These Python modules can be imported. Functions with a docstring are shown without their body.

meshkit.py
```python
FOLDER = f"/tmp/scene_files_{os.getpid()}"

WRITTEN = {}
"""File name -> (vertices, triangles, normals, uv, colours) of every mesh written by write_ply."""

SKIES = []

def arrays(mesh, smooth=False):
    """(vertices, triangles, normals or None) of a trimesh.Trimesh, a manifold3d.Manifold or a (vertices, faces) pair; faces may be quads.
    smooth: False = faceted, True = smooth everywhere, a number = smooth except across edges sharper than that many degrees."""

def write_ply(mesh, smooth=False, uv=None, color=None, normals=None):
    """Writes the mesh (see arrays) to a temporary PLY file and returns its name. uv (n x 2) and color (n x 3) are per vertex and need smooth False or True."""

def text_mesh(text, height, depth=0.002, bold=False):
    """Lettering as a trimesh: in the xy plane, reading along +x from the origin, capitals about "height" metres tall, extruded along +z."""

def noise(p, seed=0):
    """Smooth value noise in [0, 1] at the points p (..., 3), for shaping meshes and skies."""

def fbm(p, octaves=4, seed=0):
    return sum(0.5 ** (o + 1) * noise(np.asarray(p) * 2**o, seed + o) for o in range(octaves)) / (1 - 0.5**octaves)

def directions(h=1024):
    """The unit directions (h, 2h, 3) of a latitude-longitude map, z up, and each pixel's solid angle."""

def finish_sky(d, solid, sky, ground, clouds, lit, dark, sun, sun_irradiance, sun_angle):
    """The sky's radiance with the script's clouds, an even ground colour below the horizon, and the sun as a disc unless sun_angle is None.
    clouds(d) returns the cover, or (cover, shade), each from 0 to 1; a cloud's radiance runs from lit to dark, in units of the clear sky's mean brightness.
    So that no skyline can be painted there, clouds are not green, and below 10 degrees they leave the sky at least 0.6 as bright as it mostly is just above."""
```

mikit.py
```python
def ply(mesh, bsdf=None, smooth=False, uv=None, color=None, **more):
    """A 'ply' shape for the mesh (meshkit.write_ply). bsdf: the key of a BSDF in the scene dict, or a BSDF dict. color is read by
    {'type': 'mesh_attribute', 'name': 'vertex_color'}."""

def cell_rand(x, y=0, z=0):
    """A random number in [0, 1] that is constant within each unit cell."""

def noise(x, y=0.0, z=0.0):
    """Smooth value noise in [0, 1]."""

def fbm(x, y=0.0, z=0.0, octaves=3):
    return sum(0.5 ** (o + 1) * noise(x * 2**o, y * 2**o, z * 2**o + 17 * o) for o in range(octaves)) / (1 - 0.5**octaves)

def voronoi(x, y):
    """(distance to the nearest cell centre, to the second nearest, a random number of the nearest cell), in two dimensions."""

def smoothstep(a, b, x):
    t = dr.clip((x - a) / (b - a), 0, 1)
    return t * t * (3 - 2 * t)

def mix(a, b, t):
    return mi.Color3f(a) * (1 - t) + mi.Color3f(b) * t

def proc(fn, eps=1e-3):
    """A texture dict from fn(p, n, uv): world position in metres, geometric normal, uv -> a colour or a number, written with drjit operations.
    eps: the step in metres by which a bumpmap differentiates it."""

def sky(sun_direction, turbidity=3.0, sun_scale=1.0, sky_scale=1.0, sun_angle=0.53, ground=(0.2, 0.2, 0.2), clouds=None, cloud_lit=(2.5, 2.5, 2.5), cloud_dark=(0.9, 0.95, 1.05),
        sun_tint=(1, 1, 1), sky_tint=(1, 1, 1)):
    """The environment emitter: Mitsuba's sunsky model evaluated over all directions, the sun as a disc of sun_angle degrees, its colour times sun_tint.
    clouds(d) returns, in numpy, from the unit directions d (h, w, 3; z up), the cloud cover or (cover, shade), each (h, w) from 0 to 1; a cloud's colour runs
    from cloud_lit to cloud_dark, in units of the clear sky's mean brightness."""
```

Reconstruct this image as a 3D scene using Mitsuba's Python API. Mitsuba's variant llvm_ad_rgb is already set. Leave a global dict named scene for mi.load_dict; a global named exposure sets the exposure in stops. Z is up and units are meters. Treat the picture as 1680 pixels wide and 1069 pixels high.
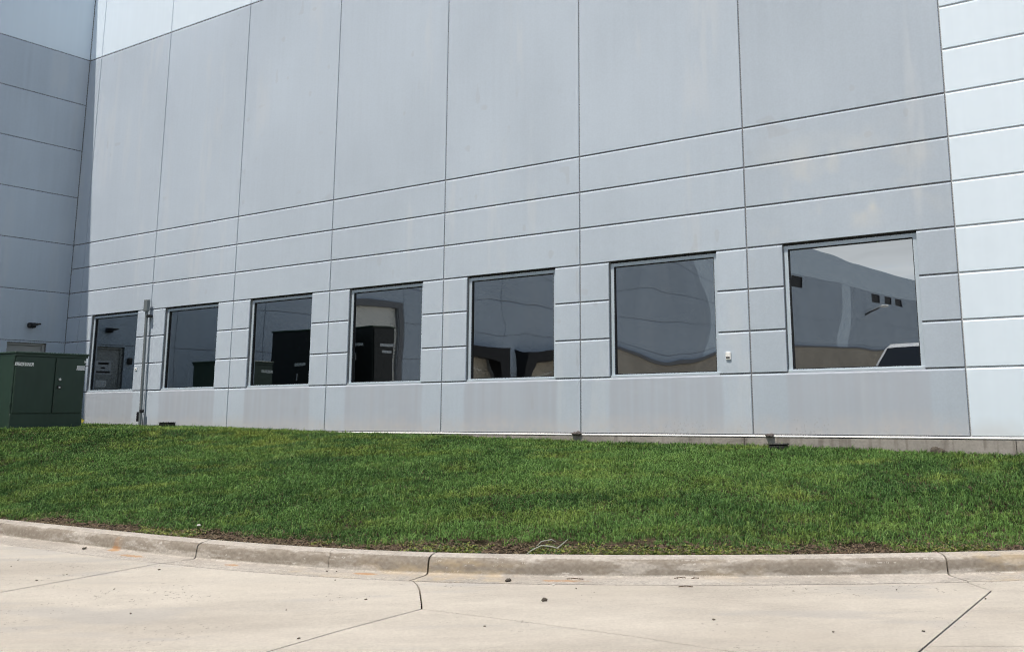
import math, numpy as np, trimesh, shapely, mitsuba as mi, drjit as dr, mikit
from meshkit import text_mesh, fbm as nfbm, noise as nnoise
from mikit import proc, noise, fbm, smoothstep, mix, cell_rand, voronoi
from shapely.geometry import Polygon, LineString, Point, box as sbox
from shapely.ops import unary_union
from scipy.spatial import cKDTree
from scipy.interpolate import splprep, splev

# ------------------------------------------------------------------ camera, sky, exposure
T = mi.ScalarTransform4f
EYE, PITCH, ROLL = 1.4, 0.1740, -0.0089
_u = np.array([-math.sin(ROLL), -math.sin(PITCH) * math.cos(ROLL), math.cos(PITCH) * math.cos(ROLL)])
camera = {'type': 'perspective', 'fov_axis': 'x', 'fov': 57.26, 'near_clip': 0.05, 'far_clip': 1500.0,
          'principal_point_offset_x': -0.08345, 'principal_point_offset_y': 0.1289,
          'to_world': T().look_at(origin=[0, 0, EYE], target=[0, math.cos(PITCH), EYE + math.sin(PITCH)], up=_u.tolist())}
SUN = (-0.335, -0.357, 1.0)


def clouds(d):
    q = d / np.maximum(d[..., 2:3], 0.06)
    n = nfbm(np.stack([q[..., 0] * 0.55, q[..., 1] * 0.9, 0 * q[..., 0]], -1), 5, 3)
    n2 = nfbm(np.stack([q[..., 0] * 2.2, q[..., 1] * 3.1, 0 * q[..., 0] + 5], -1), 4, 9)
    cover = np.clip((n + 0.25 * n2 - 0.42) / 0.35, 0, 1)
    hz = np.clip((0.42 - d[..., 2]) / 0.34, 0, 1)
    return np.clip(0.2 + 0.5 * cover + 0.6 * hz, 0, 1), np.clip(0.62 + 0.3 * n2 - 0.72 * np.clip((0.27 - d[..., 2]) / 0.14, 0, 1), 0, 1)


scene = {'the_camera': camera,
         'sky': mikit.sky(SUN, turbidity=3.0, ground=(0.25, 0.25, 0.22), sun_tint=(0.93, 1.0, 1.14), clouds=clouds, cloud_lit=(3.7, 3.75, 3.8), cloud_dark=(0.93, 0.96, 1.0), sky_tint=(0.98, 0.97, 0.93))}
labels = {}
exposure = 1.81
rng = np.random.default_rng(7)

# ------------------------------------------------------------------ frames of the place
P0 = np.array([-10.75, 22.475])                    # main wall, first joint
TH = 0.5587
M = np.array([math.cos(TH), -math.sin(TH)])        # along the main wall, to the right
N = np.array([-math.sin(TH), -math.cos(TH)])       # out of the main wall
ZS, R, BAY, SC, TOP, BASE = 1.883, 0.64, 3.0795, -3.64, 11.9, -0.90
C0 = P0 + SC * M                                   # inner corner; the side wall runs along N from here, facing M


def frame(origin, ax, inward, z0):
    m = np.eye(4)
    m[:2, 0], m[:2, 1], m[:2, 3], m[2, 3] = ax, inward, origin, z0
    return m


FM = frame(P0, M, -N, ZS)                          # main wall: x = s, y = inward, z above sill
FL = frame(C0, N, -M, ZS)                          # side wall: x = q, y = inward


def put(mesh, m):
    mesh = mesh.copy()
    mesh.vertices = trimesh.transformations.transform_points(mesh.vertices, m)
    if np.linalg.det(m[:3, :3]) < 0:
        mesh.faces = mesh.faces[:, ::-1]
    return mesh


def numbered(key):
    if key not in scene and key not in labels:
        return key
    i = 1
    while f'{key}_{i:03d}' in scene or f'{key}_{i:03d}' in labels:
        i += 1
    return f'{key}_{i:03d}'


def add(key, mesh, bsdf, smooth=False, m=None, **more):
    key = numbered(key)
    if m is not None:
        mesh = put(mesh, m)
    scene[key] = mikit.ply(mesh, bsdf, smooth, **more)
    return key


def thing(name, label, cat, group=None):
    key = numbered(name)
    labels[key] = {'label': label, 'category': cat}
    if group:
        labels[key]['group'] = group
    return key


def tag(key, label, cat=None, group=None, kind=None):
    labels[key] = {'label': label}
    for a, b in (('category', cat), ('group', group), ('kind', kind)):
        if b:
            labels[key][a] = b


def cat(*ms):
    return trimesh.util.concatenate([x for x in ms if x is not None])


def bx(x0, x1, y0, y1, z0, z1, b=0.0):
    """box, its edges chamfered by b"""
    lo, hi = np.array([x0, y0, z0], float), np.array([x1, y1, z1], float)
    if b <= 0:
        return trimesh.creation.box(bounds=[lo, hi])
    pts = []
    for sx in (0, 1):
        for sy in (0, 1):
            for sz in (0, 1):
                c = np.where([sx, sy, sz], hi, lo)
                s = np.where([sx, sy, sz], -1, 1)
                for ax in range(3):
                    o = s * b
                    o[ax] = 0
                    pts.append(c + o)
    return trimesh.convex.convex_hull(np.array(pts))


def tube(pts, r, n=8):
    pts = np.asarray(pts, float)
    r = np.broadcast_to(r, len(pts))
    v, f = [], []
    for i, p in enumerate(pts):
        t = pts[min(i + 1, len(pts) - 1)] - pts[max(i - 1, 0)]
        t /= np.linalg.norm(t)
        a = np.cross(t, [0, 0, 1.0] if abs(t[2]) < 0.9 else [1.0, 0, 0])
        a /= np.linalg.norm(a)
        b = np.cross(t, a)
        for k in range(n):
            w = 2 * math.pi * k / n
            v.append(p + r[i] * (math.cos(w) * a + math.sin(w) * b))
    for i in range(len(pts) - 1):
        for k in range(n):
            a, b = i * n + k, i * n + (k + 1) % n
            f += [[a, b, b + n], [a, b + n, a + n]]
    v += [pts[0], pts[-1]]
    e = len(v)
    for k in range(n):
        f += [[e - 2, (k + 1) % n, k], [e - 1, (len(pts) - 1) * n + k, (len(pts) - 1) * n + (k + 1) % n]]
    return trimesh.Trimesh(v, f, process=False)


def flat(poly, z=0.0):
    v, f = trimesh.creation.triangulate_polygon(poly, engine='earcut')
    m = trimesh.Trimesh(np.c_[v, np.full(len(v), z)], f, process=False)
    if m.face_normals[:, 2].mean() < 0:
        m.invert()
    return m


def prism(poly, y0, y1):
    """polygon in (x, z), extruded along y from y0 to y1"""
    e = trimesh.creation.extrude_polygon(poly, y1 - y0, engine='earcut')
    v = e.vertices
    return trimesh.Trimesh(np.c_[v[:, 0], y1 - v[:, 2], v[:, 1]], e.faces, process=False)


def ring(x0, x1, z0, z1, w, y0, y1, wb=None, wt=None):
    o = sbox(x0, z0, x1, z1)
    return prism(o.difference(sbox(x0 + w, z0 + (wb or w), x1 - w, z1 - (wt or w))), y0, y1)


def lump(r, seed, squash=(1, 1, 1), sub=2, amp=0.35, f=2.0):
    s = trimesh.creation.icosphere(subdivisions=sub, radius=1.0)
    n = nfbm(s.vertices * f + seed * 3.7, 3, seed)
    s.vertices = s.vertices * (1 + amp * (n[:, None] - 0.5) * 2) * r * np.asarray(squash)
    return s


# ------------------------------------------------------------------ materials
def two(b):
    return {'type': 'twosided', 'bsdf': b}


def rgb(*c):
    return {'type': 'rgb', 'value': list(c)}


def wallcoords(p):
    s = (p.x - float(P0[0])) * float(M[0]) + (p.y - float(P0[1])) * float(M[1])
    q = (p.x - float(C0[0])) * float(N[0]) + (p.y - float(C0[1])) * float(N[1])
    return s, q, p.z - ZS


def paint_front(p, n, uv):
    s, q, z = wallcoords(p)
    bay = s / BAY
    k = dr.floor(bay)
    x = (bay - k) * BAY
    c = mi.Color3f(0.425, 0.495, 0.572)
    blot = fbm(s * 0.7, z * 0.45, 1.0, 4) - 0.5
    brush = fbm(s * 16, z * 0.7, 3.0, 3) - 0.5
    fine = noise(s * 60, z * 60, 2.0) - 0.5
    tone = 1 + 0.15 * blot + 0.035 * brush + 0.05 * fine + 0.04 * (cell_rand(k, 3, 5) - 0.5) - dr.select(k > 4.5, 0.075, 0.0)
    c = c * tone
    # pale run marks left by water below the joints
    run = smoothstep(0.66, 0.86, noise(s * 3.1 + 3, z * 0.32, 7.0)) * smoothstep(0.35, 0.7, fbm(s * 9, z * 1.3, 4.0, 3))
    c = mix(c, mi.Color3f(0.53, 0.56, 0.585), 0.25 * run)
    # beige efflorescence over the last window
    ef = smoothstep(2.1, 0.2, dr.abs(s - 17.0)) * smoothstep(1.9, 2.4, z) * smoothstep(4.0, 2.2, z)
    ef = ef * smoothstep(0.40, 0.72, fbm(s * 1.9, z * 1.5, 9.0, 4))
    c = mix(c, mi.Color3f(0.60, 0.595, 0.55), 0.8 * ef)
    # grime washed down from the window sills
    edge = 0.05 * (fbm(s * 5, z * 2.2, 5.0, 3) - 0.5)
    under = smoothstep(0.52, 0.60, x + edge) * smoothstep(2.64, 2.56, x + edge) * smoothstep(0.02, -0.02, z) * dr.select(s < 18.4, 1.0, 0.0)
    streak = 0.55 + 0.75 * fbm(s * 13, z * 0.5, 8.0, 3)
    c = mix(c, mi.Color3f(0.375, 0.41, 0.465), dr.clip(under * streak * 0.7, 0, 1))
    # splashed soil along the foot of the wall
    foot = smoothstep(-0.50, -0.88, z + 0.30 * (fbm(s * 2.3, z * 3, 2.5, 4) - 0.5))
    c = mix(c, mi.Color3f(0.50, 0.485, 0.48), foot * 0.55 * (0.3 + fbm(s * 18, z * 14, 6.0, 3)))
    speck = smoothstep(0.77, 0.85, noise(s * 70, z * 55, 4.0)) * smoothstep(-0.55, -0.85, z) * smoothstep(0.56, 0.68, fbm(s * 1.7, z, 8.5, 2))
    c = mix(c, mi.Color3f(0.20, 0.18, 0.165), 0.25 * speck)
    # odd scuffs
    sc = smoothstep(0.885, 0.93, noise(s * 5.3, z * 4.1, 12.0)) * smoothstep(0.62, 0.75, noise(s * 0.9, z * 0.8, 15.0))
    return mix(c, mi.Color3f(0.33, 0.33, 0.33), 0.18 * sc)


def paint_side(p, n, uv):
    s, q, z = wallcoords(p)
    tone = 1 + 0.16 * (fbm(q * 0.7, z * 0.5, s * 0.3, 4) - 0.5) + 0.08 * (fbm(q * 11, z * 0.6, 3.0, 3) - 0.5) + 0.04 * (noise(q * 50, z * 50, 1.0) - 0.5)
    run = smoothstep(0.62, 0.85, noise(q * 2.4, z * 0.35, 7.0)) * smoothstep(0.35, 0.7, fbm(q * 8, z * 1.2, 4.0, 3))
    return mix(mi.Color3f(0.425, 0.495, 0.572) * tone, mi.Color3f(0.53, 0.56, 0.585), 0.25 * run)


def paint_white(p, n, uv):
    s, q, z = wallcoords(p)
    a = s + q
    tone = 1 + 0.05 * (fbm(a * 0.8, z * 0.5, 2.0, 4) - 0.5) + 0.035 * (fbm(a * 14, z * 0.6, 5.0, 3) - 0.5)
    dirt = smoothstep(-0.65, -0.92, z + 0.25 * (fbm(a * 2.5, z * 3, 1.0, 3) - 0.5)) * 0.35
    return mix(mi.Color3f(0.62, 0.72, 0.81) * tone, mi.Color3f(0.50, 0.48, 0.45), dirt)


def stucco(p, n, uv):
    return fbm((p.x + p.y * 0.7) * 45, (p.y - p.x * 0.7) * 45, p.z * 45, 3)


def concrete_col(p, n, uv):
    f = fbm(p.x * 0.55, p.y * 0.9, 1.0, 5)
    g = fbm(p.x * 3.1 + 4, p.y * 7.5, 2.0, 4)
    h = noise(p.x * 70, p.y * 70, 3.0)
    c = mix((0.383, 0.357, 0.315), (0.46, 0.434, 0.385), smoothstep(0.25, 0.75, f))
    broom = noise(p.x * 6 + p.y * 2.5, (p.y - 0.35 * p.x) * 110, 4.0)
    c = c * (1 + 0.18 * (g - 0.5) + 0.12 * (h - 0.5) + 0.07 * (broom - 0.5))
    smear = smoothstep(0.60, 0.78, fbm(p.x * 0.9 + 9, p.y * 3.4, 6.0, 4))
    c = mix(c, mi.Color3f(0.335, 0.33, 0.32), 0.42 * smear)
    warm = smoothstep(0.55, 0.75, fbm(p.x * 0.8 + 2, p.y * 1.3, 8.0, 3))
    c = mix(c, mi.Color3f(0.44, 0.41, 0.355), 0.4 * warm)
    pit = smoothstep(0.86, 0.93, noise(p.x * 42, p.y * 36, 5.0)) * smoothstep(0.56, 0.75, fbm(p.x * 2, p.y * 2, 4.0, 2))
    c = mix(c, mi.Color3f(0.22, 0.20, 0.175), 0.75 * pit)
    scr = smoothstep(0.86, 0.95, noise(p.x * 5 + p.y * 0.6, p.y * 40, 7.0)) * smoothstep(0.58, 0.75, fbm(p.x * 1.3, p.y * 1.6, 3.0, 3))
    return mix(c, mi.Color3f(0.28, 0.265, 0.245), 0.3 * scr)


RUST = [(-4.62, 9.64, 0.20, 0.055, -0.5), (-3.40, 9.04, 0.10, 0.05, -0.45), (-2.05, 8.52, 0.13, 0.06, -0.35), (-0.30, 8.08, 0.20, 0.05, -0.1), (-5.0, 10.05, 0.12, 0.05, -0.5)]


def curb_col(p, n, uv):
    c = mix((0.335, 0.31, 0.275), (0.435, 0.412, 0.375), fbm(p.x * 1.6, p.y * 1.6, p.z * 6, 4))
    g = noise(p.x * 65, p.y * 65, p.z * 65)
    c = c * (1 + 0.36 * (g - 0.5) + 0.34 * (fbm(p.x * 9, p.y * 9, p.z * 22, 3) - 0.5))
    # road grime caught on the face in patches
    a = smoothstep(0.30, 0.56, fbm(p.x * 3.4, p.y * 3.4, p.z * 13, 4) + 0.30 * (fbm(p.x * 24, p.y * 24, p.z * 50, 3) - 0.5))
    face = dr.select((p.z > 0.012) & (p.z < 0.132), 1.0, 0.0)
    c = mix(c, mi.Color3f(0.19, 0.166, 0.136), 0.75 * a * face * (0.55 + 0.9 * fbm(p.x * 40, p.y * 40, p.z * 40, 3)))
    och = smoothstep(0.50, 0.72, fbm(p.x * 1.1 + 5, p.y * 1.1, p.z * 3, 3)) * smoothstep(0.3, 0.65, fbm(p.x * 9, p.y * 9, p.z * 20, 3))
    c = mix(c, mi.Color3f(0.44, 0.35, 0.215), 0.45 * och)
    for x, y, rx, ry, t in RUST:
        u, v = (p.x - x) * math.cos(t) + (p.y - y) * math.sin(t), -(p.x - x) * math.sin(t) + (p.y - y) * math.cos(t)
        d = dr.sqrt(dr.square(u / rx) + dr.square(v / ry)) + 0.9 * (fbm(p.x * 22, p.y * 22, 1.0, 3) - 0.5)
        c = mix(c, mi.Color3f(0.40, 0.215, 0.09), 0.7 * smoothstep(1.05, 0.55, d) * dr.select(p.z < 0.03, 1.0, 0.35))
    chip = smoothstep(0.80, 0.86, noise(p.x * 30 + 9 * fbm(p.x * 20, p.y * 20, p.z * 20, 2), p.y * 30, p.z * 40)) * smoothstep(0.5, 0.6, fbm(p.x * 2.5, p.y * 2.5, p.z * 9, 2))
    return mix(c, mi.Color3f(0.55, 0.535, 0.50), 0.6 * chip)


def soil_col(p, n, uv):
    a = fbm(p.x * 7, p.y * 7, 2.0, 4)
    c = mix((0.014, 0.013, 0.008), (0.065, 0.053, 0.036), smoothstep(0.3, 0.8, a))
    return c * (0.75 + 0.6 * noise(p.x * 60, p.y * 60, 3.0))


def plinth_col(p, n, uv):
    s, q, z = wallcoords(p)
    c = mix((0.21, 0.20, 0.185), (0.36, 0.345, 0.32), fbm(s * 2.3, z * 6, 1.0, 4))
    st = smoothstep(0.55, 0.8, fbm(s * 14, z * 2, 4.0, 3))
    return mix(c * (1 + 0.2 * (noise(s * 50, z * 50, 1.0) - 0.5)), mi.Color3f(0.13, 0.115, 0.10), 0.45 * st)


def green_col(p, n, uv):
    f = fbm(p.x * 3, p.y * 3, p.z * 2, 4)
    r = fbm(p.x * 20, p.y * 20, p.z * 1.4, 3)
    return mi.Color3f(0.022, 0.047, 0.034) * (0.82 + 0.3 * f + 0.12 * r)


def band_col(p, n, uv):
    s, q, z = wallcoords(p)
    return mi.Color3f(0.40, 0.365, 0.31) * (0.85 + 0.3 * fbm(q * 0.9, z * 1.2, 2.0, 4))


def bumped(b, fn, scale, eps=2e-3):
    return two({'type': 'bumpmap', 'arbitrary': proc(fn, eps), 'scale': scale, 'bsdf': b})


def diffuse(fn):
    return {'type': 'diffuse', 'reflectance': proc(fn)}


def plain(c, rough=0.5, spec=0.4, metallic=0.0):
    return two({'type': 'principled', 'base_color': rgb(*c), 'roughness': rough, 'specular': spec, 'metallic': metallic})


def conc_bump(p, n, uv):
    return fbm(p.x * 35, p.y * 35, p.z * 35, 3)


mats = {
    'paint_front': bumped(diffuse(paint_front), stucco, 0.0016),
    'paint_side': two(diffuse(paint_side)),
    'paint_white': two(diffuse(paint_white)),
    'groove_paint': plain((0.17, 0.178, 0.19), 0.8, 0.2),
    'white_groove': plain((0.42, 0.45, 0.47), 0.8, 0.2),
    'trim_paint': plain((0.70, 0.71, 0.70), 0.6, 0.3),
    'frame_metal': plain((0.44, 0.52, 0.59), 0.42, 0.5, 0.2),
    'gasket': plain((0.012, 0.013, 0.015), 0.6, 0.3),
    'mirror_glass': two({'type': 'conductor', 'material': 'none', 'specular_reflectance': rgb(0.41, 0.435, 0.45)}),
    'slab_concrete': bumped(diffuse(concrete_col), conc_bump, 0.0012),
    'curb_concrete': bumped(diffuse(curb_col), conc_bump, 0.004),
    'joint_dark': plain((0.075, 0.066, 0.055), 0.9, 0.1),
    'soil': two(diffuse(soil_col)),
    'plinth_concrete': bumped(diffuse(plinth_col), conc_bump, 0.003),
    'cabinet_green': two({'type': 'principled', 'base_color': proc(green_col), 'roughness': 0.45, 'specular': 0.45}),
    'cabinet_black': plain((0.010, 0.013, 0.013), 0.45, 0.4),
    'cabinet_lid': plain((0.022, 0.047, 0.034), 0.45, 0.45),
    'black_metal': plain((0.012, 0.012, 0.014), 0.5, 0.4),
    'black_plastic': plain((0.015, 0.016, 0.016), 0.38, 0.5),
    'galvanised': plain((0.17, 0.195, 0.205), 0.5, 0.5, 0.3),
    'steel': plain((0.55, 0.55, 0.54), 0.3, 0.5, 0.8),
    'sticker_white': plain((0.74, 0.75, 0.74), 0.5, 0.4),
    'sticker_blue': plain((0.22, 0.28, 0.42), 0.5, 0.4),
    'sticker_gray': plain((0.50, 0.52, 0.54), 0.5, 0.4),
    'print_black': plain((0.02, 0.02, 0.022), 0.6, 0.3),
    'door_paint': plain((0.33, 0.345, 0.34), 0.45, 0.4),
    'dock_white': plain((0.62, 0.62, 0.58), 0.5, 0.4),
    'dock_tan': plain((0.45, 0.41, 0.34), 0.6, 0.3),
    'band_tan': two(diffuse(band_col)),
    'stone_dark': plain((0.085, 0.075, 0.062), 0.9, 0.2),
    'chip_white': plain((0.70, 0.69, 0.66), 0.8, 0.2),
    'litter_brown': plain((0.095, 0.068, 0.048), 0.9, 0.2),
    'litter_gray': plain((0.11, 0.10, 0.098), 0.9, 0.2),
    'leaf_yellow': plain((0.55, 0.50, 0.10), 0.7, 0.3),
    'twig_bleached': plain((0.30, 0.315, 0.265), 0.8, 0.3),
    'car_white': plain((0.78, 0.79, 0.80), 0.2, 0.5),
    'car_glass': plain((0.02, 0.023, 0.026), 0.06, 0.7),
    'rubber': plain((0.02, 0.02, 0.02), 0.8, 0.2),
    'lens_clear': plain((0.75, 0.75, 0.72), 0.2, 0.6),
    'roof_sheet': plain((0.45, 0.45, 0.44), 0.8, 0.2),
    'grass_blades': two({'type': 'principled', 'base_color': {'type': 'mesh_attribute', 'name': 'vertex_color'}, 'roughness': 0.55, 'specular': 0.3}),
}
scene.update(mats)

# ------------------------------------------------------------------ ground: road slabs, curb, lawn
fb = np.array([(-6.926, 11.239), (-5.359, 10.279), (-3.923, 9.467), (-2.443, 8.745), (-1.496, 8.449), (-0.754, 8.330), (0.281, 8.232), (1.347, 8.189),
               (2.107, 8.180), (2.88, 8.207), (3.567, 8.266), (5.2, 8.62), (7.2, 9.38), (9.2, 10.6), (11.0, 12.3), (12.6, 14.6), (13.8, 17.6)])
left = np.array([fb[0] - t * M for t in (9.6, 7.0, 4.5, 2.0)])
tck, _ = splprep(np.vstack([left, fb]).T, s=0.004, k=3)
path = np.array(splev(np.linspace(0, 1, 700), tck)).T
seg = np.linalg.norm(np.diff(path, axis=0), axis=1)
arc = np.r_[0, np.cumsum(seg)]
tan = np.gradient(path, axis=0)
tan /= np.linalg.norm(tan, axis=1, keepdims=True)
nrm = np.c_[-tan[:, 1], tan[:, 0]]                 # towards the lawn


def at_arc(a):
    pt = np.c_[np.interp(a, arc, path[:, 0]), np.interp(a, arc, path[:, 1])]
    nn = np.c_[np.interp(a, arc, nrm[:, 0]), np.interp(a, arc, nrm[:, 1])]
    return pt, nn / np.linalg.norm(nn, axis=1, keepdims=True)


def arc_of(x):
    return float(arc[np.argmin(np.abs(path[:, 0] - x))])


def offset_line(d):
    return path + nrm * d


gutter = offset_line(-0.365)
back = offset_line(0.20)
tree_back = cKDTree(back)

labels['road'] = {'label': 'pale concrete driveway of jointed slabs along the kerb', 'kind': 'structure'}
WALLQ = C0 + 130 * N
yard = Polygon(np.vstack([gutter, [(22, 18), (60, -40), (40, -130), WALLQ + (6, -6), WALLQ + 0.01 * M, C0 + 7.7 * N + 0.01 * M]]))
yard = yard.buffer(0)
J = {
    'a': [(-4.09, 9.186), (-4.278, 8.762), (-4.527, 8.238), (-4.747, 7.774), (-5.75, 5.6), (-8.2, 0.4)],
    'b': [(-1.56, 8.29), (-1.545, 8.10), (-1.486, 7.955), (-1.42, 7.72), (-1.371, 7.501), (-1.318, 7.25), (-1.271, 7.014)],
    'c': [(-1.271, 7.014), (-1.672, 6.382), (-1.938, 5.90), (-2.295, 5.23), (-4.5, 1.2)],
    'd': [(-1.271, 7.014), (-0.51, 6.58), (0.204, 6.149), (0.70, 5.80), (3.2, 4.3), (9, 0.9)],
    'e': [(2.976, 7.493), (2.321, 6.486), (1.821, 5.711), (1.336, 4.955), (-1.0, 1.35)],
    'f': [(2.91, 7.93), (2.93, 7.78), (2.945, 7.62), (2.976, 7.493)],
    'g': [(0.70, 5.80), (1.05, 5.79), (1.55, 5.832), (2.478, 5.827), (3.2, 5.80), (9, 5.6)],
}
width = {'a': 0.006, 'b': 0.0065, 'c': 0.0065, 'd': 0.0068, 'e': 0.007, 'f': 0.0025, 'g': 0.003}
cuts = [LineString(J[k]).buffer(width[k], cap_style='flat', join_style='mitre') for k in J]
cuts += [LineString([(-8.2, 0.4), (-4.5, 1.2), (-1.0, 1.35), (9, 0.9), (30, 0.5)]).buffer(0.008), LineString([(-8.2, 0.4), (-30, 4)]).buffer(0.008)]
cuts += [LineString([(9, 5.6), (30, 5.0)]).buffer(0.006), LineString([(9, 9.9), (9, -60)]).buffer(0.008)]
cuts += [LineString([C0 + a * N + 0.0 * M, C0 + a * N + 40 * M]).buffer(0.01) for a in range(36, 128, 6)]
cuts += [LineString([C0 + 30 * N + a * M, C0 + 128 * N + a * M]).buffer(0.01) for a in (6, 12, 18)]
cutter = unary_union(cuts)
pieces = yard.buffer(-0.006).difference(cutter)
base = flat(yard, -0.045)
add('road__joint_bed', base, 'joint_dark')
for g in sorted(pieces.geoms, key=lambda g: -g.area):
    if g.area < 0.02:
        continue
    g = g.simplify(0.002)
    top = trimesh.creation.extrude_polygon(g, 0.06, engine='earcut')
    top.apply_translation([0, 0, -0.06 + rng.uniform(-0.0015, 0.0015)])
    add('road__slab', top, 'slab_concrete')

PROF = np.array([(-0.365, -0.06), (-0.365, 0.002), (-0.20, -0.003), (-0.05, -0.008), (-0.012, -0.006), (0.002, 0.004), (0.007, 0.035), (0.011, 0.07), (0.018, 0.102), (0.032, 0.124),
                 (0.064, 0.136), (0.09, 0.143), (0.14, 0.147), (0.185, 0.148), (0.198, 0.142), (0.2, 0.12), (0.2, -0.1)])
labels['kerb'] = {'label': 'rounded concrete kerb and gutter bordering the lawn', 'kind': 'structure'}
jx = [(-10.4, 0.008), (-6.97, 0.008), (-3.93, 0.008), (-2.443, 0.0025), (-1.498, 0.008), (2.89, 0.008), (6.2, 0.008), (9.5, 0.008)]
stops = [(0.0, 0.0)] + [(arc_of(x), g) for x, g in jx] + [(arc[-1], 0.0)]
for (a, ga), (b, gb) in zip(stops[:-1], stops[1:]):
    aa = np.arange(a + ga, b - gb, 0.045)
    aa = np.r_[aa, b - gb]
    pt, nn = at_arc(aa)
    K = len(PROF)
    wob = np.zeros((len(aa), K))
    if gb < 0.005:                                 # cracked, not sawn
        wob[-1] = 0.05 * (nnoise(np.c_[np.arange(K) * 0.7, np.zeros(K), np.zeros(K)], 3) - 0.5) - 0.12 * np.clip(-PROF[:, 0], 0, None)
    if ga < 0.005 and ga > 0:
        wob[0] = 0.05 * (nnoise(np.c_[np.arange(K) * 0.7, np.zeros(K), np.zeros(K)], 3) - 0.5) - 0.12 * np.clip(-PROF[:, 0], 0, None)
    _, t2 = at_arc(aa)
    tt = np.c_[t2[:, 1], -t2[:, 0]]
    v = pt[:, None, :] + nn[:, None, :] * PROF[None, :, :1] + tt[:, None, :] * wob[..., None]
    v = np.concatenate([v, np.broadcast_to(PROF[None, :, 1:], v.shape[:2] + (1,))], -1)
    n3 = nfbm(v * 7, 3, 2) - 0.5
    edge = ((PROF[:, 0] > 0.0) & (PROF[:, 0] < 0.15))[None, :, None]
    v = v + edge * n3[..., None] * np.array([0, 0, 0.012])
    f = []
    for i in range(len(aa) - 1):
        for k in range(K - 1):
            p = i * K + k
            f.append([p, p + K, p + K + 1, p + 1])
    f = np.array(f)
    tri = np.vstack([f[:, [0, 1, 2]], f[:, [0, 2, 3]]])
    caps = []
    for i in (0, len(aa) - 1):
        c = trimesh.creation.triangulate_polygon(Polygon(PROF).buffer(0), engine='earcut')
        pv, pf = c
        d, idx = cKDTree(PROF).query(pv)
        caps.append(idx[pf] + i * K)
    add('kerb__segment', trimesh.Trimesh(v.reshape(-1, 3), np.vstack([tri] + caps), process=False), 'curb_concrete', 35)

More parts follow.
